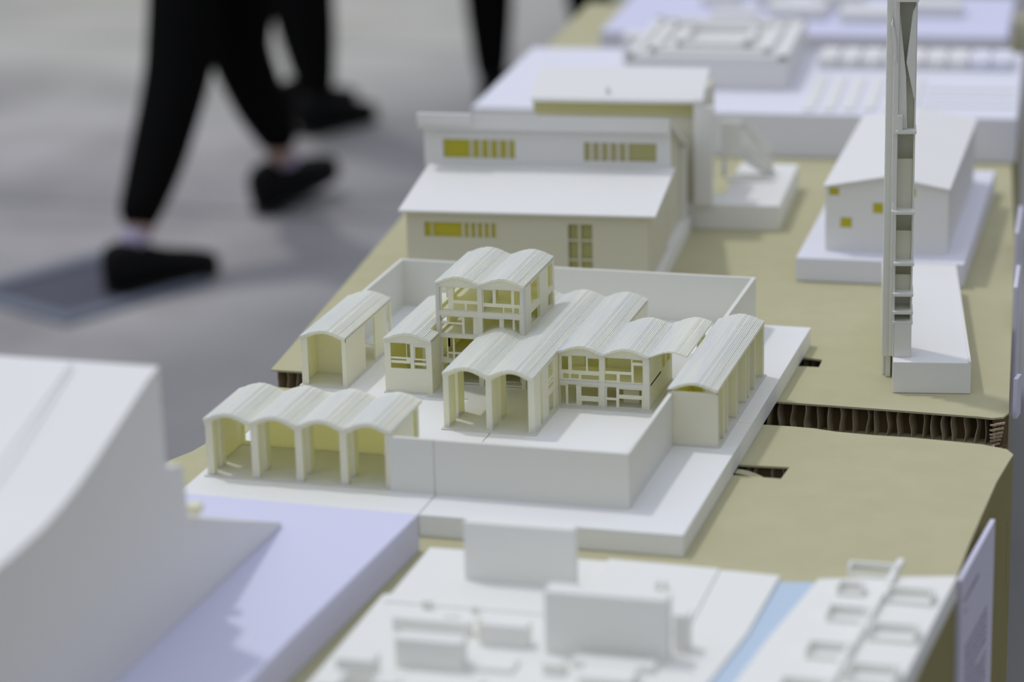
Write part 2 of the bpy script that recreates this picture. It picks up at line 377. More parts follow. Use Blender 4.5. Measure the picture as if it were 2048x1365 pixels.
# base plates, printed in pieces with fine seams
hb(MB().prism([(-.514, .003), (-.2621, 0), (-.2617, .6895), (-.512, .6895)], TZ, 0), 'base_plate', BASE, bevel=.0005)
hb(MB().box(-.2609, 0, 0, .3345, TZ, 0), 'base_plate', BASE, bevel=.0005)
hb(MB().box(-.2609, 0, .3350, .6895, TZ, 0), 'base_plate', BASE, bevel=.0005)
# walls of the yard
T = .0045; ZW = .0568
hb(MB().box(-.3085, -.2625, .0568, .0568 + T, 0, ZW).box(-.2618, -.0654, .0563, .0563 + T, 0, ZW).box(-.0654 - T, -.0654, .0563 + T + .00005, .2480, 0, ZW), 'front_yard_wall', YARD, bevel=.0004)
hb(MB().prism([(-.5021, .5215), (-.5021, .6897), (-.0654, .6897), (-.0654, .4995), (-.0654 - T, .4995), (-.0654 - T, .6897 - T), (-.5021 + T, .6897 - T), (-.5021 + T, .5215)], 0, .0574), 'back_yard_wall', YARD, bevel=.0004)

# --- four-bay pavilion at the front left
FB = hb(MB().box(-.506, -.307, .0570, .160, 0, .0014), 'front_pavilion', PLA)
zv = .0619; x0 = -.5042; BW = .0488
hb(vault_roof(x0, 4, .0575, .1590, zv), 'vault_roof', ROOF, FB)
m_ = MB()
arc_fill(m_, x0, 4, .0601, .0640, zv, 0, gap=.0055)
hb(m_, 'arch_band', PLA, FB)
for (a, b) in ((-.5035, -.4960), (-.4552, -.4475), (-.4082, -.4005), (-.3612, -.3535), (-.3140, -.3093)):
    hb(MB().box(a, b, .0604, .069, .0014, zv - .0015), 'column', PLA, FB, bevel=.0003)
    hb(MB().box(a + .001, b, .082, .094, .0014, zv - .0015), 'column', PLA, FB, bevel=.0003)
m_ = MB().holed(1, .1540, .1560, x0, x0 + 4 * BW, .0014, zv - .0024, [(-.4990, -.4880, .006, .050)]); arc_fill(m_, x0, 4, .1540, .1560, zv, zv - .0024)
hb(m_, 'back_wall', PLA, FB)
hb(MB().holed(0, x0 + 4 * BW - .002, x0 + 4 * BW, .0692, .1538, .0014, zv - .002, [(.138, .150, .004, .055)]), 'side_wall', PLA, FB)
hb(MB().holed(0, x0, x0 + .002, .0695, .1538, .0014, zv - .002, [(.072, .079, .004, .058), (.097, .104, .004, .058)]), 'side_wall', PLA, FB)

# --- single vault at the left (open front)
zv = .0584; x0 = -.5110
WV = hb(MB().box(-.513, -.4575, .3555, .5215, 0, .0016), 'left_pavilion', PLA)
hb(vault_roof(x0, 1, .3580, .5208, zv, bw=.0522), 'vault_roof', ROOF, WV)
m_ = MB(); arc_fill(m_, x0, 1, .3600, .3625, zv, 0, gap=.0035, bw=.0522)
m_.box(-.5110, -.5035, .3603, .3624, .0016, zv - .002).box(-.4635, -.4588, .3603, .3624, .0016, zv - .002)
hb(m_, 'front_frame', PLA, WV)
hb(MB().holed(0, -.4608, -.4588, .3627, .5200, .0016, zv - .002, [(.4260, .4605, .0016, .0535), (.5019, .5150, .016, .0531)]), 'side_wall', PLA, WV)
hb(MB().box(-.5110, -.5090, .3627, .5200, .0016, zv - .002), 'side_wall', PLA, WV)
m_ = MB().box(-.5088, -.4610, .405, .4070, .0016, zv - .0024); arc_fill(m_, x0, 1, .405, .4070, zv, zv - .0024, bw=.0522)
hb(m_, 'cross_wall', PLA, WV)

# --- studio with the strip windows
zv = .0629; x0 = -.4125; bw = .0540
SV = hb(MB().box(-.414, -.357, .3540, .52, 0, .0012), 'studio_block', PLA)
hb(vault_roof(x0, 1, .3540, .3860, zv, bw=bw), 'vault_roof', ROOF, SV)
hb(vault_roof(x0, 1, .3862, .5200, zv, bw=bw, xb=x0 + bw * .84), 'vault_roof', ROOF, SV)
SF = MB().holed(1, .3565, .3585, x0, x0 + bw, .0012, .0575, [(-.4055, -.3827, .0283, .0573), (-.3789, -.3647, .0290, .0550)])
arc_fill(SF, x0, 1, .3565, .3585, zv, .0575, bw=bw)
SF = hb(SF, 'front_wall', PLA, SV)
hb(MB().holed(1, .3572, .3582, -.4055, -.3827, .0283, .0573, [(-.4055, -.3875, .0412, .0573), (-.4055, -.3875, .0372, .0392), (-.4055, -.3827, .0283, .0342), (-.3868, -.3827, .0412, .0565)]), 'window_frame', PLA, SV)
hb(MB().holed(1, .3572, .3582, -.3789, -.3647, .0290, .0550, [(-.3775, -.3655, .0405, .0535), (-.3785, -.3650, .0358, .0388), (-.3785, -.3650, .0292, .0330)]), 'window_frame', PLA, SV)
hb(MB().box(-.3738, -.3700, .372, .3735, .0012, .060), 'inner_post', PLA, SV)
hb(MB().holed(0, x0 + bw - .0015, x0 + bw, .3587, .3860, .0012, zv - .002, [(.364, .370, .006, .012), (.364, .370, .018, .026)]), 'side_wall', PLA, SV)
hb(MB().box(x0, x0 + .0015, .3587, .5195, .0012, zv - .002), 'side_wall', PLA, SV)
m_ = MB().box(x0 + .0015, x0 + bw - .0015, .43, .4315, .0012, zv - .0024); arc_fill(m_, x0, 1, .43, .4315, zv, zv - .0024, bw=bw, xb=x0 + bw * .84)
hb(m_, 'cross_wall', PLA, SV)

# --- main wing: porch (two bays), hall (bays to the back) and east rooms
zv = .0632; X = [-.3127 + .0496 * k for k in range(7)]; bw = .0496
MW = hb(MB().box(X[0] - .002, X[2] + .002, .2460, .3480, 0, .0016).box(X[0] - .05, X[4] + .004, .3480, .5575, 0, .0016).box(X[2], X[4] + .006, .3420, .3480, 0, .0008), 'main_wing', PLA)
PT = vault_roof(X[0], 2, .2475, .3895, zv, bw=bw); hb(PT, 'porch_roof', ROOF, MW)
hb(vault_roof(X[0], 4, .3897, .4635, zv, bw=bw, xa=X[0] + .002), 'hall_roof', ROOF, MW)
hb(vault_roof(X[0], 3, .4637, .5574, zv, bw=bw), 'back_roof', ROOF, MW)
hb(vault_roof(X[2], 2, .3440, .3895, zv, bw=bw), 'east_roof', ROOF, MW)
hb(vault_roof(X[4], 1, .3440, .4742, zv, bw=bw, xb=X[4] + bw * .86, th=.0018), 'canopy_roof', ROOF, MW)
m_ = MB(); arc_fill(m_, X[0], 2, .2500, .2540, zv, 0, gap=.0050, bw=bw); hb(m_, 'arch_band', PLA, MW)
for k in range(3):
    xa = (X[0], X[1] - .003, X[2] - .0068)[k]; xb = xa + (.0062, .0066, .0070)[k]
    hb(MB().box(xa, xb, .2503, .2740, .0016, zv - .0018), 'column', PLA, MW, bevel=.0003)
    hb(MB().box(xa, xb, .2835, .3055, .0016, zv - .0018), 'column', PLA, MW, bevel=.0003)
hb(MB().box(X[2] - .0075, X[2], .3330, .3480, .0016, zv - .0018), 'column', PLA, MW, bevel=.0003)
# porch side grille between the last column and the east front
hb(MB().holed(0, X[2] - .0018, X[2] - .0005, .3060, .3328, .0016, zv - .0026, [(.309, .330, .003, .024), (.309, .330, .030, .035), (.309, .330, .0375, .0395), (.309, .330, .042, .058)]), 'porch_grille', PLA, MW)
# inner partition behind the porch
m_ = MB().holed(1, .4080, .4100, X[0] + .001, X[4] - .001, .0016, zv - .0026, [(-.309, -.302, .004, .055), (-.2915, -.2735, .004, .022), (-.2915, -.2735, .0235, .046), (-.258, -.250, .006, .028), (-.258, -.250, .031, .045), (-.234, -.2155, .004, .013), (-.234, -.2155, .020, .045), (-.2, -.175, .004, .05)])
arc_fill(m_, X[0], 4, .4080, .4100, zv, zv - .0026, bw=bw, xa=X[0] + .001, xb=X[4] - .001); hb(m_, 'partition_wall', PLA, MW)
# rear and side walls
m_ = MB().box(X[0], X[3], .5550, .5570, .0016, zv - .0026); arc_fill(m_, X[0], 3, .5550, .5570, zv, zv - .0026, bw=bw); hb(m_, 'back_wall', PLA, MW)
hb(MB().box(X[3] - .002, X[3], .4637, .5549, .0016, zv - .002), 'side_wall', PLA, MW)
m_ = MB().box(X[3], X[4] - .002, .4610, .4630, .0016, zv - .0026); arc_fill(m_, X[3], 1, .4610, .4630, zv, zv - .0026, bw=bw, xb=X[4]); hb(m_, 'back_wall', PLA, MW)
hb(MB().holed(0, X[4] - .002, X[4], .3545, .4608, .0016, zv - .002, [(.4120, .4270, .028, .044), (.434, .452, .028, .050)]), 'side_wall', PLA, MW)
hb(MB().box(X[4] + .030, X[4] + .036, .4500, .4680, .0016, zv + .001), 'column', PLA, MW, bevel=.0003)
hb(MB().box(X[2], X[4], .3545, .4060, .0262, .0282), 'floor_slab', PLA, MW)
# east front: piers, floor bands and mullions
ef = [(-.2109, -.2035, .0406, .0557), (-.1996, -.1838, .0404, .0571), (-.1818, -.1689, .0406, .0549), (-.2091, -.2030, .0310, .0365), (-.2007, -.1920, .0313, .0363), (-.1894, -.1694, .0309, .0360), (-.2130, -.2068, .0017, .0229), (-.2042, -.1951, .0025, .0242), (-.1896, -.1708, .0123, .0229), (-.1891, -.1710, .0017, .0066),
      (-.1625, -.1342, .0421, .0569), (-.1632, -.1502, .0315, .0388), (-.1469, -.1340, .0307, .0391), (-.1329, -.1215, .0532, .0562), (-.1316, -.1217, .0307, .0500), (-.1612, -.1508, .0122, .0241), (-.1614, -.1510, .0017, .0096), (-.1478, -.1229, .0163, .0227), (-.1479, -.1231, .0022, .0120)]
bays = [(-.2130, -.1692, .0016, .0255), (-.2130, -.1692, .0290, .0575), (-.1632, -.1213, .0016, .0255), (-.1632, -.1213, .0290, .0575)]
m_ = MB().holed(1, .3500, .3545, X[2], X[4] + .0005, .0016, .0575, bays); arc_fill(m_, X[2], 2, .3500, .3545, zv, .0575, bw=bw); hb(m_, 'front_wall', PLA, MW)
for b in bays:
    hs = [h_ for h_ in ef if b[0] - .001 < (h_[0] + h_[1]) / 2 < b[1] and b[2] < (h_[2] + h_[3]) / 2 < b[3]]
    hb(MB().holed(1, .3515, .3526, b[0], b[1], b[2], b[3], hs), 'window_frame', PLA, MW)
hb(MB().box(-.1476, -.1300, .3700, .3712, .0016, .0200), 'inner_screen', PLA, MW)

# --- tower
tx0, tx1, ty0, ty1, zt = -.3628, -.2619, .3900, .5154, .1197; tb = (tx1 - tx0) / 2
TW = hb(MB().box(tx0 + .001, tx1 - .001, ty0 + .001, ty1 - .001, .0016, .0030), 'tower_block', PLA)
hb(vault_roof(tx0, 2, ty0 - .0015, ty1, zt, bw=tb), 'vault_roof', ROOF, TW)
tf = [(-.3568, -.3490, .1086, .1130), (-.3562, -.3489, .0883, .1067), (-.3425, -.3151, .0989, .1138), (-.3430, -.3301, .0879, .0954), (-.3276, -.3151, .0876, .0955), (-.3084, -.2980, .0976, .1123), (-.2946, -.2771, .0977, .1138), (-.2738, -.2671, .0975, .1128), (-.3086, -.2867, .0874, .0936), (-.2854, -.2762, .0880, .0935), (-.2742, -.2688, .0877, .0937),
      (-.3579, -.3514, .0745, .0799), (-.3500, -.3338, .0735, .0799), (-.3572, -.3338, .0608, .0715), (-.3310, -.3210, .0608, .0805), (-.3097, -.2912, .0639, .0797), (-.2861, -.2761, .0641, .0807), (-.2738, -.2686, .0645, .0800),
      (-.3566, -.3520, .0330, .0558), (-.3506, -.3450, .0393, .0558), (-.3430, -.3160, .0393, .0558), (-.3506, -.3450, .0320, .0372), (-.3430, -.3160, .0320, .0372), (-.3566, -.3450, .0050, .0130), (-.3566, -.3450, .0150, .0260), (-.3430, -.3160, .0050, .0260),
      (-.3097, -.2660, .0050, .0260), (-.3097, -.2660, .0320, .0558)]
bays = [(a, b, z0_, z1_) for (z0_, z1_) in ((.0030, .0275), (.0310, .0562), (.0600, .0812), (.0872, .1140)) for (a, b) in ((-.3582, -.3150), (-.3098, -.2668))]
m_ = MB().holed(1, ty0, ty0 + .005, tx0, tx1, .0016, .1140, bays); arc_fill(m_, tx0, 2, ty0, ty0 + .005, zt, .1140, bw=tb); hb(m_, 'front_wall', PLA, TW)
for b in bays:
    hs = [h_ for h_ in tf if b[0] - .001 < (h_[0] + h_[1]) / 2 < b[1] and b[2] < (h_[2] + h_[3]) / 2 < b[3]]
    hb(MB().holed(1, ty0 + .002, ty0 + .0032, b[0], b[1], b[2], b[3], hs), 'window_frame', PLA, TW)
sh = [(y0, y1, z0_, z1_) for (z0_, z1_) in ((.066, .0815), (.0885, .1150)) for (y0, y1) in ((.4175, .4540), (.4885, .5080))]
hb(MB().holed(0, tx1 - .0035, tx1, ty0 + .005, ty1 - .0022, .0016, zt - .002, sh), 'side_wall', PLA, TW)
hb(MB().holed(0, tx0, tx0 + .0035, ty0 + .005, ty1 - .0022, .0016, zt - .002, [(.40, .43, .090, .112), (.45, .49, .090, .112), (.40, .43, .062, .080), (.45, .49, .062, .080), (.40, .43, .033, .055), (.40, .43, .004, .026)]), 'side_wall', PLA, TW)
m_ = MB().holed(1, ty1 - .002, ty1, tx0, tx1, .0016, zt - .0026, [(-.350, -.320, .090, .112)]); arc_fill(m_, tx0, 2, ty1 - .002, ty1, zt, zt - .0026, bw=tb); hb(m_, 'back_wall', PLA, TW)
for z in (.0275, .0562, .0840): hb(MB().box(tx0 + .0036, tx1 - .0036, ty0 + .0052, ty1 - .0022, z, z + .0026), 'floor_slab', PLA, TW)
hb(MB().box(-.3145, -.3115, ty0 + .0052, .46, .0866, .1190), 'partition_wall', PLA, TW)

# --- east pavilion, single vault
zv = .0625; x0 = -.0704; bw = .0518
EV = hb(MB().box(x0, x0 + bw + .0025, .2482, .5000, 0, .0012), 'right_pavilion', PLA)
hb(vault_roof(x0, 1, .2462, .4992, zv, bw=bw), 'vault_roof', ROOF, EV)
m_ = MB().box(x0, x0 + bw, .2482, .2505, .0012, .0590); hb(m_, 'front_wall', PLA, EV)
m_ = MB(); arc_fill(m_, x0, 1, .2482, .2505, zv, 0, gap=.0022, bw=bw); m_.box(x0, x0 + .0055, .2482, .2505, .0590, zv - .0022); hb(m_, 'arch_band', PLA, EV)
hb(MB().box(x0, x0 + .002, .2507, .4990, .0012, zv - .0022), 'side_wall', PLA, EV)
xe = x0 + bw
for (a, b, d) in ((.2506, .2560, .014), (.2760, .2850, .010), (.2965, .3010, .006), (.3440, .3480, .012), (.3960, .3990, .009), (.4140, .4165, .006), (.4430, .4475, .011), (.4915, .4985, .006)):
    hb(MB().box(xe - d, xe - .0002, a, b, .0012, zv - .002), 'pier', PLA, EV)
for y in (.3560, .4480): hb(MB().box(x0 + .0022, xe - .001, y, y + .002, .0012, zv), 'cross_wall', PLA, EV)
hb(MB().box(x0 + .0022, xe - .0004, .4890, .4910, .0012, zv), 'cross_wall', PLA, EV)
hb(MB().box(x0 + .030, x0 + .0305, .2760, .4900, .0012, zv + .001), 'inner_wall', PLA, EV)

# ------------------------------------------------------------------ big sail-roof model, near left, on a lavender slab
A = empty('hall_model', (-.42, -.25, TZ), 0, 'large white model with a swooping roof on a lavender slab, nearest at the left', 'architectural model')
AL = A.location
def ab(mb, nm, m, parent=A, bevel=0):
    mb.v = [(v[0] - AL[0], v[1] - AL[1], v[2] - AL[2]) for v in mb.v]; return mb.build(nm, m, parent, (0, 0, 0), bevel)
ab(MB().prism([(-.249, -.037), (-.264, -.345), (-.272, -.70), (-.66, -.70), (-.62, -.030), (-.485, -.030)], TZ + .0004, .015), 'base_slab', LAV, bevel=.0006)
# body: right wall profile (y,z) extruded to the left
prof = [(-.690, .0152), (-.099, .0152), (-.094, .0185), (-.198, .059), (-.303, .101), (-.304, .124), (-.3075, .150), (-.338, .158), (-.340, .166), (-.342, .2500), (-.364, .2450), (-.397, .2345), (-.430, .2235), (-.467, .2115), (-.502, .2015), (-.531, .1950), (-.569, .1890), (-.613, .1865), (-.69, .185)]
n_l = 14; mb = MB(); Vn = len(prof)
for k in range(n_l + 1):
    t = k / n_l
    for (y, z) in prof:
        x = -.3655 + .0225 * (y + .10) / 1.0 - (.23 * t if z > .12 else .14 * t)
        mb.v.append((x, y + (.03 * t if z > .14 else 0), z - (.010 * t if z > .14 else 0)))
for k in range(n_l):
    for i in range(Vn):
        j = (i + 1) % Vn; mb.f.append((k * Vn + i, k * Vn + j, (k + 1) * Vn + j, (k + 1) * Vn + i))
mb.f.append(tuple(range(Vn))); mb.f.append(tuple(n_l * Vn + i for i in range(Vn))[::-1])
BD = ab(mb, 'body', WHITE, bevel=.0008)
ab(MB().prism([(-.520, .1990), (-.345, .2475), (-.345, .2500), (-.520, .2015)], -.4500, -.4485, 0), 'roof_rib', WHITE, BD)
ab(MB().box(-.378, -.366, -.292, -.278, .098, .106), 'glue_tab', PLA, BD)
# ------------------------------------------------------------------ city block model, near right
C = empty('city_model', (.2563, -.015, TZ), .7, 'white city model with tall slabs and a pale blue river, cropped by the photo bottom', 'architectural model')
def cb(mb, nm, m, parent=C, bevel=.0005):
    mb.v = [(v[0], v[1], v[2] - TZ) for v in mb.v]; return mb.build(nm, m, parent, (0, 0, 0), bevel)
cb(MB().prism([(-.4814, -.0593), (-.483, -.175), (-.4895, -.180), (-.493, -.50), (-.1900, -.50), (-.1550, -.2), (-.1500, -.0625), (-.1874, -.0600)], TZ + .0004, 0), 'ground_plate', CITY)
cb(MB().prism([(-.1498, -.0700), (-.1550, -.2), (-.1900, -.50), (-.150, -.50), (-.1462, -.3011), (-.135, -.20), (-.1155, -.0650)], TZ + .0004, -.0028), 'river', BLUE)
cb(MB().prism([(-.1150, -.0630), (-.135, -.20), (-.1462, -.3011), (-.150, -.50), (-.035, -.50), (-.0121, -.2723), (.0056, -.0315), (-.047, -.044)], TZ + .0004, 0), 'river_bank_plate', CITY)
def blk(x0, x1, y0, y1, z0, z1, nm='block', m=CITY): return cb(MB().box(x0, x1, y0, y1, z0, z1), nm, m)
blk(-.4268, -.3240, -.1307, -.1180, 0, .0560, 'tower_slab')
blk(-.3140, -.2085, -.2760, -.2560, 0, .0565, 'tower_slab')
blk(-.2085, -.1960, -.2500, -.2350, 0, .0330)
cb(MB().prism([(-.3100, -.058), (-.2060, -.0610), (-.2060, -.2050), (-.2100, -.2110), (-.2300, -.2120), (-.3100, -.2110)], .0003, .0018), 'raised_square', CITY)
for (a, b, c, d, z) in ((-.4560, -.3860, -.2560, -.2460, .012), (-.3730, -.3310, -.2720, -.2560, .020), (-.4450, -.4360, -.205, -.2, .008), (-.418, -.405, -.228, -.222, .006), (-.4, -.394, -.205, -.2, .006), (-.385, -.378, -.235, -.228, .008),
        (-.430, -.372, -.330, -.312, .026), (-.4680, -.4360, -.372, -.352, .022), (-.500 + .03, -.452, -.42, -.39, .02), (-.432, -.41, -.39, -.375, .012), (-.3050, -.2880, -.320, -.306, .010), (-.285, -.215, -.300, -.284, .006), (-.27, -.225, -.34, -.31, .010), (-.372, -.330, -.325, -.30, .004), (-.40, -.34, -.40, -.37, .015), (-.32, -.25, -.40, -.36, .012)):
    blk(a, b, c, d, 0, z)
cb(MB().prism([(-.380, -.254), (-.3765, -.262), (-.3765, -.252)], 0, .018), 'glue_drop', PLA)
cb(MB().box(-.4830, -.33, -.197, -.195, 0, .0015).box(-.33, -.29, -.214, -.212, 0, .003), 'street_kerb', CITY)
# small tree-like sculpture on the square
mb = MB()
for a in range(8):
    t = a * PI / 4; mb.box(-.2475 + .005 * math.cos(t) - .0012, -.2475 + .005 * math.cos(t) + .0012, -.1190 + .007 * math.sin(t) - .0012, -.1190 + .007 * math.sin(t) + .0012, .0018, .006 + .002 * math.sin(3 * t))
cb(mb, 'sculpture', CITY, bevel=0)
# comb of open troughs on the far bank
rims = [(-.0908, -.0470, -.0370, -.0500), (-.0940, -.0700, -.0840, -.0970), (-.0940, -.0590, -.1400, -.1570), (-.0985, -.0610, -.2220, -.2400), (-.0500, -.0080, -.0880, -.1060), (-.0530, -.0110, -.1710, -.1920), (-.0580, -.0160, -.2600, -.2820), (-.108, -.068, -.300, -.320)]
for (a, b, yt, yb) in rims:
    m_ = MB().box(a, b, yt, yt + .0035, 0, .0085).box(a, b, yb - .0025, yb, 0, .0035).box(a, a + .0025, yb, yt, 0, .0085).box(b - .0025, b, yb, yt, 0, .0085)
    cb(m_, 'trough_block', CITY)
cb(MB().prism([(-.0500, -.0150), (-.0440, -.0150), (-.0700, -.3600), (-.0770, -.3600)], 0, .0065), 'spine_wall', CITY)

# ------------------------------------------------------------------ school model with mono-pitch roofs
SC = empty('school_model', (-.215, .82, TZ), 5, 'white two-storey school model with slanted roofs and striped windows with painted yellow glow, behind the walled house', 'architectural model')
def sb(mb, nm, m, parent=SC, bevel=.0004):
    mb.v = [(v[0], v[1], v[2] - TZ) for v in mb.v]; return mb.build(nm, m, parent, (0, 0, 0), bevel)
sb(MB().box(-.335, -.003, -.025, .350, TZ + .0004, 0), 'base_slab', WHITE)
LW = sb(MB().holed(1, .004, .0075, -.3145, -.0105, 0, .0885, [(-.2915, -.1978, .0565, .0750), (-.1099, -.0800, .002, .0765)])
        .box(-.3145, -.311, .0075, .178, 0, .0885).box(-.0140, -.0105, .0075, .178, 0, .0885).box(-.3145, -.0105, .174, .178, 0, .104), 'lower_storey', SHADED_WHITE)
sb(MB().prism([(-.004, .0885), (-.004, .0915), (.09, .1003), (.180, .1085), (.180, .1055), (.09, .0972)], -.3225, 0, 0), 'lower_roof', WHITE)
sb(MB().box(-.2915, -.1978, .0072, .0085, .0555, .076), 'glow_panel', GLOW_INSIDE, LW)  # panel added in the open window to carry the painted glow
sb(MB().box(-.1099, -.0800, .010, .012, .002, .0765), 'glow_panel', DIM_INSIDE, LW)
m_ = MB()
for k in range(6): m_.box(-.2440 + k * .0085, -.2405 + k * .0085, .0050, .0070, .0565, .0750)
m_.box(-.2830, -.2810, .005, .007, .0565, .0750); sb(m_, 'window_bars', SHADED_WHITE, LW, 0)
m_ = MB()
for z in (.03, .055): m_.box(-.1099, -.0800, .005, .007, z, z + .002)
m_.box(-.0975, -.0945, .005, .007, .002, .0765); sb(m_, 'window_bars', SHADED_WHITE, LW, 0)
UW = sb(MB().holed(1, .1800, .1835, -.3290, -.0060, .104, .1640, [(-.3037, -.2091, .1156, .1402), (-.1182, -.0244, .1150, .1393)])
        .box(-.3290, -.3255, .1835, .33, 0, .125).box(-.3290, -.006, .33, .334, 0, .100), 'upper_storey', WHITE)
for (a, b) in ((-.3037, -.2091), (-.1182, -.0244)): sb(MB().box(a, b, .1828, .1840, .1150, .1405), 'glow_panel', GLOW_INSIDE if a < -.2 else DIM_INSIDE, UW)
m_ = MB()
for k in range(5): m_.box(-.2685 + k * .0120, -.2640 + k * .0120, .1810, .1825, .1156, .1402)
sb(m_, 'window_bars', SHADED_WHITE, UW, 0)
m_ = MB()
for k in range(5): m_.box(-.1110 + k * .0115, -.1060 + k * .0115, .1810, .1825, .1150, .1393)
sb(m_, 'window_bars', SHADED_WHITE, UW, 0)
sb(MB().prism([(.1650, .1570), (.1650, .1760), (.352, .1000), (.352, .0970), (.172, .1690), (.172, .1570)], -.3330, -.0060, 0), 'upper_roof', WHITE)
sb(MB().prism([(-.3330, .1640), (-.2620, .1640), (-.2620, .1780), (-.3330, .1780)], .160, .1650, 1), 'roof_fin', WHITE)
sb(MB().prism([(.1845, 0), (.3290, 0), (.3290, .1060), (.1845, .1620)], -.0180, -.0150, 0), 'side_wall', SHADED_WHITE, UW)
# ------------------------------------------------------------------ stair slab beside the school
ST = empty('pavilion_model', (-.131, 1.178, TZ), 4, 'white pavilion model with an outside stair and small forecourt, behind the slanted-roof school', 'architectural model')
def tb_(mb, nm, m, parent=ST, bevel=.0004):
    mb.v = [(v[0], v[1], v[2] - TZ) for v in mb.v]; return mb.build(nm, m, parent, (0, 0, 0), bevel)
tb_(MB().box(-.0830, 0, .0170, .2600, TZ + .0004, .0130).box(-.143, -.0830, .0170, .0750, TZ + .0004, .0130).box(-.37, -.143, .0220, .20, TZ + .0004, .0130), 'base_slab', WHITE)
tb_(MB().box(-.0990, -.0700, .168, .172, .045, .0930).box(-.0990, -.0700, .170, .20, .045, .048).box(-.0990, -.0700, .198, .20, .045, .0900).box(-.0990, -.0940, .172, .198, .013, .045), 'landing', CITY)
m_ = MB()
for k in range(9):
    x = -.0700 + k * .0046; z = .0460 - k * .0040
    m_.box(x, x + .0050, .172, .198, z - .002, z)
tb_(m_, 'stair_steps', CITY, bevel=0)
for y in (.170, .1985):
    m_ = MB().prism([(-.0720, .0970), (-.0720, .0880), (-.0310, .0400), (-.0310, .0500)], y, y + .0018, 1).prism([(-.0720, .0560), (-.0720, .0400), (-.0310, .0130), (-.0220, .0130)], y, y + .0018, 1)
    for k in range(8):
        x = -.0700 + k * .0053; m_.box(x, x + .0018, y, y + .0016, .0450 - k * .0045, .0920 - k * .0062)
    m_.box(-.0320, -.0300, y, y + .0018, .0130, .0480)
    tb_(m_, 'stair_railing', CITY, bevel=0)
def pb(mb, nm, m, parent=None, bevel=.0004):      # parts measured along the school's axes, 5 degrees
    A5 = Matrix.Translation((-.215, .82, 0)) @ Matrix.Rotation(math.radians(5), 4, 'Z'); A4 = (Matrix.Translation((-.131, 1.178, 0)) @ Matrix.Rotation(math.radians(4), 4, 'Z')).inverted()
    mb.v = [tuple(A4 @ A5 @ Vector(v)) for v in mb.v]; return tb_(mb, nm, m, parent or ST, bevel)
PV = pb(MB().box(-.2150, .0090, .3725, .52, .013, .1530), 'rear_pavilion', SHADED_WHITE)
pb(MB().prism([(.358, .1530), (.358, .1580), (.375, .1655), (.4400, .1860), (.4400, .1825), (.375, .1600)], -.2205, .0130, 0), 'pavilion_roof', WHITE, PV)
pb(MB().box(-.2185, .0110, .3650, .3720, .1360, .1520), 'shadow_band', DIM_INSIDE, PV)  # shaded gap under the roof, painted as a solid strip
pb(MB().prism([(-.1210, .1640), (-.1130, .1640), (-.1170, .1740)], .370, .374, 1), 'roof_ornament', WHITE, PV)
pb(MB().box(.0005, .0260, .3600, .3700, 0.0135, .2040 - .055), 'wing_wall', WHITE, PV)
pb(MB().box(.0005, .0120, .3600, .4330, .148, .1600), 'wing_cap', WHITE, PV)

tb_(MB().box(-.0900, -.0240, .150, .168, .0132, .0165), 'stair_plinth', WHITE)

# ------------------------------------------------------------------ museum model far back
MU = empty('museum_model', (.12, 1.70, TZ), 4.5, 'wide white museum model with a square ringed building, behind the slanted-roof school', 'architectural model')
def mb_(mb, nm, m, parent=MU, bevel=.0006):
    mb.v = [(v[0], v[1], v[2] - TZ) for v in mb.v]; return mb.build(nm, m, parent, (0, 0, 0), bevel)
mb_(MB().prism([(-.808, -.045), (.012, -.055), (.010, .440), (-.805, .430)], TZ + .0004, .044), 'base_slab', LAVG)
MB1 = mb_(MB().box(-.5950, -.3440, .1150, .4400, .044, .090), 'museum_building', WHITE)
m_ = MB()
for k, (d, hh) in enumerate(((0, .007), (.030, .010), (.066, .013))):
    a, b, c, e = -.5950 + d, -.3440 - d, .1150 + d * 1.3, .4400 - d * 1.3; w = .014 - k * .001; z = .090
    m_.box(a, b, c, c + w, z, z + hh); m_.box(a, b, e - w, e, z, z + hh); m_.box(a, a + w, c, e, z, z + hh); m_.box(b - w, b, c, e, z, z + hh)
mb_(m_, 'ring_parapet', WHITE, MB1)
mb_(MB().box(-.6250, -.5900, .27, .31, .044, .0980), 'entrance_box', WHITE, MB1)
mb_(MB().box(-.70, -.66, .10, .22, .0442, .056), 'garden_block', LAVG)
for k in range(6): mb_(MB().box(-.3050 + k * .030, -.2880 + k * .030, -.0300 + .004 * k, .2200, .0442, .0475), 'paving_strip', WHITE)
for k in range(9): mb_(MB().box(-.310 + k * .0345, -.2820 + k * .0345, .285, .38, .0442, .062), 'row_house', WHITE if k < 7 else LAVG)
for k in range(3): mb_(MB().box(-.13, .005, .02 + k * .06, .026 + k * .06, .0442, .0465), 'paving_line', WHITE)

# ------------------------------------------------------------------ lavender model at the very back
VB = empty('park_model', (-.32, 2.56, TZ), 4, 'lavender slab model with grey blocks on it, farthest back on the table', 'architectural model')
def vb(mb, nm, m, parent=VB, bevel=.0006):
    mb.v = [(v[0] + .32, v[1] - .18, v[2] - TZ) for v in mb.v]; return mb.build(nm, m, parent, (0, 0, 0), bevel)
vb(MB().box(-.6836, .030, -.010, .38, TZ + .0004, .020), 'base_slab', LAV)
for (a, b, c, d, z) in ((-.50, -.42, .10, .16, .030), (-.40, -.30, .12, .20, .042), (-.27, -.17, .10, .18, .036), (-.44, -.38, .24, .30, .05), (-.16, -.06, .17, .24, .04), (-.33, -.24, .22, .30, .055), (-.54, -.47, .25, .32, .035)):
    vb(MB().box(a, b, c, d, .0202, .0202 + z * .55), 'block', WHITE)

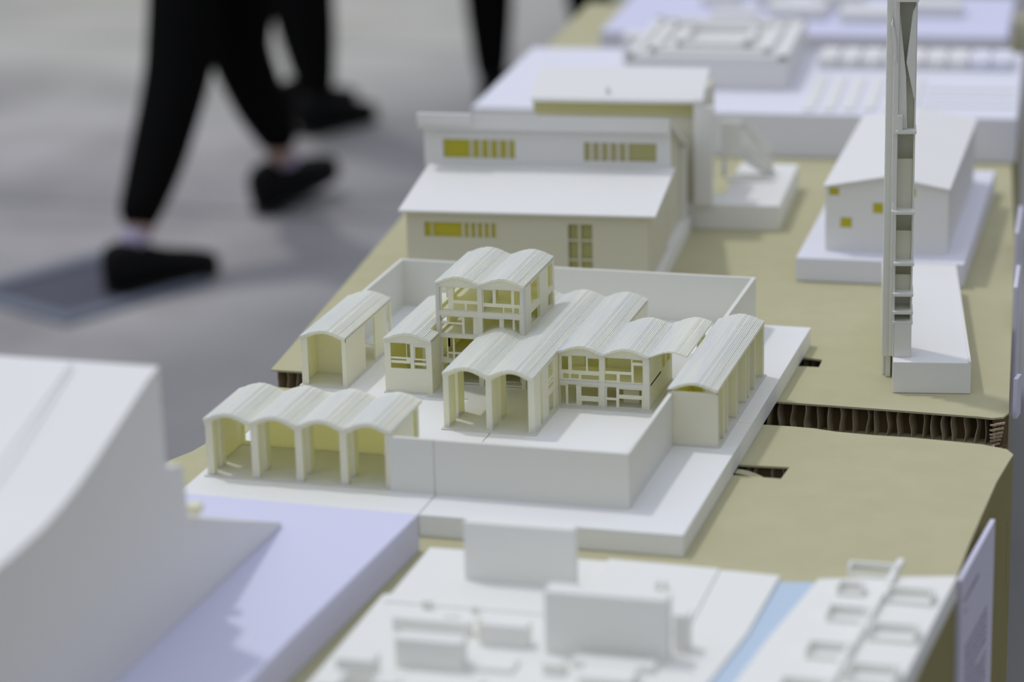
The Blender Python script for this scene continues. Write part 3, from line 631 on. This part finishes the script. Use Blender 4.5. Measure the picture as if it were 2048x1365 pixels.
# ------------------------------------------------------------------ gabled house model at the right
G = empty('gabled_house_model', (.144, .965, TZ), 2, 'white gabled house model with square windows with painted yellow glow, behind the thin tower', 'architectural model')
def gb(mb, nm, m, parent=G, bevel=.0005):
    mb.v = [(v[0], v[1], v[2] - TZ) for v in mb.v]; return mb.build(nm, m, parent, (0, 0, 0), bevel)
gb(MB().box(-.2106, .0, .0, .5000, TZ + .0004, .009), 'base_slab', LAVG, bevel=.001)
gw = [(-.1745, -.1620, .0815, .0915), (-.1190, -.1060, .0600, .0735), (-.1600, -.1455, .0400, .0530), (-.075, -.066, .083, .096)]
GH = gb(MB().holed(1, .0400, .0435, -.1790, -.0245, .009, .0935, gw).prism([(-.1790, .0935), (-.0245, .0935), (-.1000, .1075)], .0400, .0435, 1)
        .box(-.1790, -.1755, .0435, .43, .009, .0935).box(-.0280, -.0245, .0435, .43, .009, .0935).prism([(-.1790, .009), (-.0245, .009), (-.0245, .0935), (-.1000, .1075), (-.1790, .0935)], .43, .4335, 1), 'house_body', WHITE, bevel=.0003)
for (a, b, c, d) in gw: gb(MB().box(a, b, .0408, .0425, c, d), 'glow_panel', GLOW_INSIDE, GH, 0)  # window holes filled with panels painted as inside glow
gb(MB().prism([(-.1815, .0925), (-.1000, .1078), (-.0225, .0938), (-.0225, .0958), (-.1000, .1100), (-.1815, .0948)], .0345, .4400, 1), 'gable_roof', WHITE, bevel=.0003)

# ------------------------------------------------------------------ thin tower model
K = empty('tower_model', (.203, .545, TZ), 9, 'tall thin white tower model with stacked niches on a narrow slab', 'architectural model')
def kb(mb, nm, m, parent=K, bevel=.0004):
    mb.v = [(v[0], v[1], v[2] - TZ) for v in mb.v]; return mb.build(nm, m, parent, (0, 0, 0), bevel)
kb(MB().prism([(-.0850, 0), (.0, .0), (-.0030, .4037), (-.0540, .4100), (-.0850, .30)], TZ + .0004, .0140), 'base_slab', WHITE, bevel=.0006)
kb(MB().prism([(-.0030, .0), (.0, .0), (-.0035, .4), (-.0060, .4)], .0140, .0155), 'edge_kerb', WHITE, bevel=0)
kb(MB().box(-.0930, -.0870, .058, .24, TZ + .0004, .010).box(-.0960, -.0935, .065, .26, TZ + .0004, .0560), 'side_panel', YARD)
kb(MB().box(-.0970, -.0895, .035, .075, .010, .4650), 'fin_plate', YARD)
kb(MB().box(-.0895, -.0865, .022, .030, .0140, .18).prism([(-.0895, .19), (-.0860, .19), (-.0855, .4650), (-.0895, .4650)], .020, .028, 1), 'fin_edge', YARD)
CH = MB().box(-.0865, -.0840, .0200, .0500, .0142, .4650).box(-.0845, -.0655, .0480, .0500, .0142, .4650).box(-.0670, -.0650, .0260, .0480, .0142, .4600)
CH = kb(CH, 'niche_channel', YARD)
kb(MB().box(-.0840, -.0655, .0180, .0200, .0142, .0530), 'front_panel', YARD)
for z, d in ((.0520, .002), (.0640, .004), (.0850, .006), (.1200, .006), (.1780, .006), (.2680, .006), (.4120, .006)):
    kb(MB().box(-.0862, -.0640, .0200 - d, .0475, z, z + .0035), 'niche_shelf', YARD, CH)
for (z0_, z1_) in ((.089, .1050), (.1240, .1350 + .02), (.182, .236), (.272, .34)):
    kb(MB().box(-.0838, -.0672, .0340, .0360, z0_ - .0015, z1_), 'niche_back', PLA, CH)
kb(MB().prism([(-.0840, .272), (-.0740, .272), (-.0760, .330), (-.0840, .400)], .0230, .0250, 1).prism([(-.0660, .30), (-.0760, .345), (-.0700, .400), (-.0655, .41)], .0230, .0250, 1), 'niche_gusset', YARD, CH)
kb(MB().box(-.0845, -.0790, .0150, .0230, .2715, .2880), 'broken_chip', YARD, CH)
kb(MB().prism([(-.0930, .385), (-.0890, .350), (-.0860, .345), (-.0870, .370), (-.0910, .392)], .0180, .0340, 1), 'torn_support', YARD, CH)

# ------------------------------------------------------------------ people
def skin_mesh(name, verts, edges, m, parent, sub=2, root=0):
    me = bpy.data.meshes.new(name); me.from_pydata([v[:3] for v in verts], edges, [])
    o = bpy.data.objects.new(name, me); COL.objects.link(o)
    sk = o.modifiers.new('skin', 'SKIN'); sk.use_smooth_shade = True; ss = o.modifiers.new('sub', 'SUBSURF'); ss.levels = sub; ss.render_levels = sub
    for i, v in enumerate(verts):
        r = v[3]; o.data.skin_vertices[0].data[i].radius = (r, r) if not isinstance(r, tuple) else r
        o.data.skin_vertices[0].data[i].use_root = (i == root)
    dg = bpy.context.evaluated_depsgraph_get(); nm = bpy.data.meshes.new_from_object(o.evaluated_get(dg)); nm.name = name
    bpy.data.objects.remove(o); nm.materials.clear(); nm.materials.append(m)
    for p in nm.polygons: p.use_smooth = True
    q = bpy.data.objects.new(name, nm); COL.objects.link(q); q.parent = parent
    return q
def shoe(parent, heel, d, L=.30, pitch=0):
    """low black shoe: lofted upper on a sole; heel point on the ground, d heading"""
    secs = [(0, .030, .098), (.06, .038, .104), (.18, .041, .106), (.32, .041, .098), (.48, .045, .074), (.66, .051, .058), (.82, .049, .048), (.94, .035, .038), (1.0, .014, .024)]
    R = Matrix.Rotation(math.atan2(d[1], d[0]), 4, 'Z') @ Matrix.Rotation(-pitch, 4, 'Y')
    def loft(z0, hs, ws):
        mb = MB(); n = 12
        for (t, w, hh) in secs:
            w *= ws; hh = hs if hs < .03 else hh
            for k in range(n):
                a = 2 * PI * k / n; x = t * L; y = w * math.cos(a); z = z0 + hh * (.5 + .5 * math.sin(a)) if hs >= .03 else z0 + hh * (1 if math.sin(a) > 0 else 0)
                if hs >= .03: z = z0 + hh * (.5 + .5 * max(-1, min(1, 1.35 * math.sin(a))))
                p = R @ Vector((x, y, z)); mb.v.append((p.x + heel[0], p.y + heel[1], p.z + heel[2]))
        for i in range(len(secs) - 1):
            for k in range(n): j = (k + 1) % n; mb.f.append((i * n + k, i * n + j, (i + 1) * n + j, (i + 1) * n + k))
        mb.f.append(tuple(range(n))); mb.f.append(tuple((len(secs) - 1) * n + k for k in range(n))[::-1])
        return mb
    s = loft(.014, .07, 1.0).build('shoe', SHOE, parent, smooth=True)
    loft(.0, .016, 1.06).build('sole', SOLE, s)
def person(name_loc, hip, ankL, kneL, ankR, kneR, head_dir, label, shoes, sock):
    P0 = empty('person', name_loc, 0, label, 'person'); o = Vector(name_loc)
    def L(v, r): w = Vector(v) - o; return (w.x, w.y, w.z, r)
    hd = Vector(head_dir).normalized(); sd_ = Vector((hd[1], -hd[0], 0)); hp = Vector(hip)
    sides = [(-1, kneL, ankL), (1, kneR, ankR)]
    V = []; E = []
    def add(p, r, par=None):
        V.append(L(p, r)); i = len(V) - 1
        if par is not None: E.append((par, i))
        return i
    pel = add(hp, .11); wa = add(hp + Vector((0, 0, .14)), .10, pel); ch = add(hp + Vector((0, 0, .34)) + hd * .01, .125, wa); ne0 = add(hp + Vector((0, 0, .49)) + hd * .01, .07, ch)
    ne = add(hp + Vector((0, 0, .55)) + hd * .015, .046, ne0); hd0 = add(hp + Vector((0, 0, .62)) + hd * .03, .066, ne); add(hp + Vector((0, 0, .71)) + hd * .03, .085, hd0); 
    for (s, kn, an) in sides:
        a = add(hp + sd_ * (s * .09) + Vector((0, 0, -.06)), .085, pel); k = add(kn, .055, a); m1 = add((Vector(kn) * .55 + Vector(an) * .45), .05, k); an_ = add(an, .034, m1)
        sh = add(hp + sd_ * (s * .17) + Vector((0, 0, .45)), .048, ne0)
        el = hp + sd_ * (s * .215) + Vector((0, 0, .17)) - hd * (.06 * s); e = add(el, .036, sh)
        wr = hp + sd_ * (s * .22) + Vector((0, 0, -.07)) + hd * (.05 - .08 * s); w = add(wr, .025, e); pm = add(wr + Vector((0, 0, -.06)) + hd * .01, .030, w)
        for q in range(4):
            f1 = pm; base = wr + Vector((0, 0, -.095)) + hd * (-.03 + .02 * q + .01); ln = (.060, .072, .068, .055)[q]
            f1 = add(base, .009, pm); f2 = add(base + Vector((0, 0, -ln * .55)) + sd_ * (-s * .006), .0085, f1); add(base + Vector((0, 0, -ln)) + sd_ * (-s * .020), .007, f2)
        th = add(wr + Vector((0, 0, -.05)) + hd * .035, .010, w); add(wr + Vector((0, 0, -.085)) + hd * .055, .009, th)
    skin_mesh('body', V, E, SKIN, P0, 2)
    # trousers
    V = []; E = []
    pel = add(hp, .125); add(hp + Vector((0, 0, .12)), .115, pel)
    for (s, kn, an) in sides:
        a = add(hp + sd_ * (s * .085) + Vector((0, 0, -.09)), .108, pel); md = add((Vector(kn) + hp + Vector((0, 0, -.09))) / 2 + sd_ * (s * .03), .100, a); k = add(kn, .082, md); m1 = add((Vector(kn) * .5 + Vector(an) * .5), .070, k); add(Vector(an) + Vector((0, 0, .035 if sock else -.02)), .046, m1)
    skin_mesh('trousers', V, E, BLACK, P0, 2)
    # jacket
    V = []; E = []
    b = add(hp + Vector((0, 0, .03)), .135); w = add(hp + Vector((0, 0, .18)), .125, b); c = add(hp + Vector((0, 0, .34)), .15, w); t = add(hp + Vector((0, 0, .47)), .10, c)
    for s in (-1, 1):
        sh = add(hp + sd_ * (s * .175) + Vector((0, 0, .44)), .062, t); e = add(hp + sd_ * (s * .215) + Vector((0, 0, .17)) - hd * (.06 * s), .05, sh); add(hp + sd_ * (s * .22) + Vector((0, 0, -.05)) + hd * (.05 - .08 * s), .038, e)
    skin_mesh('jacket', V, E, BLACK, P0, 2)
    # hair, face
    V = []; E = []
    a = add(hp + Vector((0, 0, .745)) - hd * .0, .088); add(hp + Vector((0, 0, .68)) - hd * .045, .070, a)
    skin_mesh('hair', V, E, HAIR, P0, 2)
    V = []; E = []
    a = add(hp + Vector((0, 0, .67)) + hd * .115, .010); add(hp + Vector((0, 0, .65)) + hd * .128, .012, a); skin_mesh('nose', V, E, SKIN, P0, 1)
    for s in (-1, 1):
        V = []; E = []; a = add(hp + Vector((0, 0, .675)) + hd * .103 + sd_ * (s * .03 - .008), .008); add(hp + Vector((0, 0, .675)) + hd * .103 + sd_ * (s * .03 + .008), .008, a); skin_mesh('eye', V, E, HAIR, P0, 1)
        V = []; E = []; a = add(hp + Vector((0, 0, .655)) + hd * .02 + sd_ * (s * .088), .010); add(hp + Vector((0, 0, .685)) + hd * .015 + sd_ * (s * .092), .012, a); skin_mesh('ear', V, E, SKIN, P0, 1)
    V = []; E = []; a = add(hp + Vector((0, 0, .625)) + hd * .104 + sd_ * -.018, .006); add(hp + Vector((0, 0, .625)) + hd * .104 + sd_ * .018, .006, a); skin_mesh('mouth', V, E, mat_lip, P0, 1)
    for (hl, d, pt) in shoes:
        w = Vector(hl) - o; shoe(P0, (w.x, w.y, w.z), d, pitch=pt)
    if sock:
        for (s, kn, an) in sides:
            a_ = Vector(an); V = []; E = []; i = add(a_ + Vector((0, 0, .05)), .040); add(a_ + Vector((0, 0, -.02)), .046, i); skin_mesh('sock', V, E, SOCK, P0, 1)
    return P0
mat_lip = mat('lips', (.42, .16, .14), .5)
person((-1.93, 3.65, FZ), (-1.90, 3.62, .10), (-1.975, 3.19, -.665), (-1.955, 3.44, -.34), (-1.885, 3.93, -.645), (-1.945, 3.80, -.33), (.28, .96, 0),
       'person in black trousers, pale socks and black shoes striding past, nearest of the walkers', [((-2.01, 3.12, FZ), (.50, .86), 0), ((-1.935, 3.875, FZ + .004), (.32, .95), .16)], True)
person((-2.25, 4.78, FZ), (-2.25, 4.80, .10), (-2.11, 4.80, -.66), (-2.155, 4.86, -.33), (-2.20, 4.98, -.66), (-2.26, 4.96, -.30), (.30, .95, 0),
       'person in black trousers and black shoes walking just behind the nearest walker', [((-2.135, 4.73, FZ), (.36, .93), 0), ((-2.25, 4.90, FZ), (.36, .93), 0)], False)
person((-1.60, 5.10, FZ), (-1.58, 5.10, .10), (-1.705, 5.15, -.675), (-1.71, 5.15, -.32), (-1.34, 5.02, -.66), (-1.40, 5.06, -.30), (.30, .95, 0),
       'person in black trousers farthest back, one leg seen above the museum model', [((-1.71, 5.10, FZ), (.36, .93), 0), ((-1.36, 4.98, FZ), (.36, .93), 0)], False)
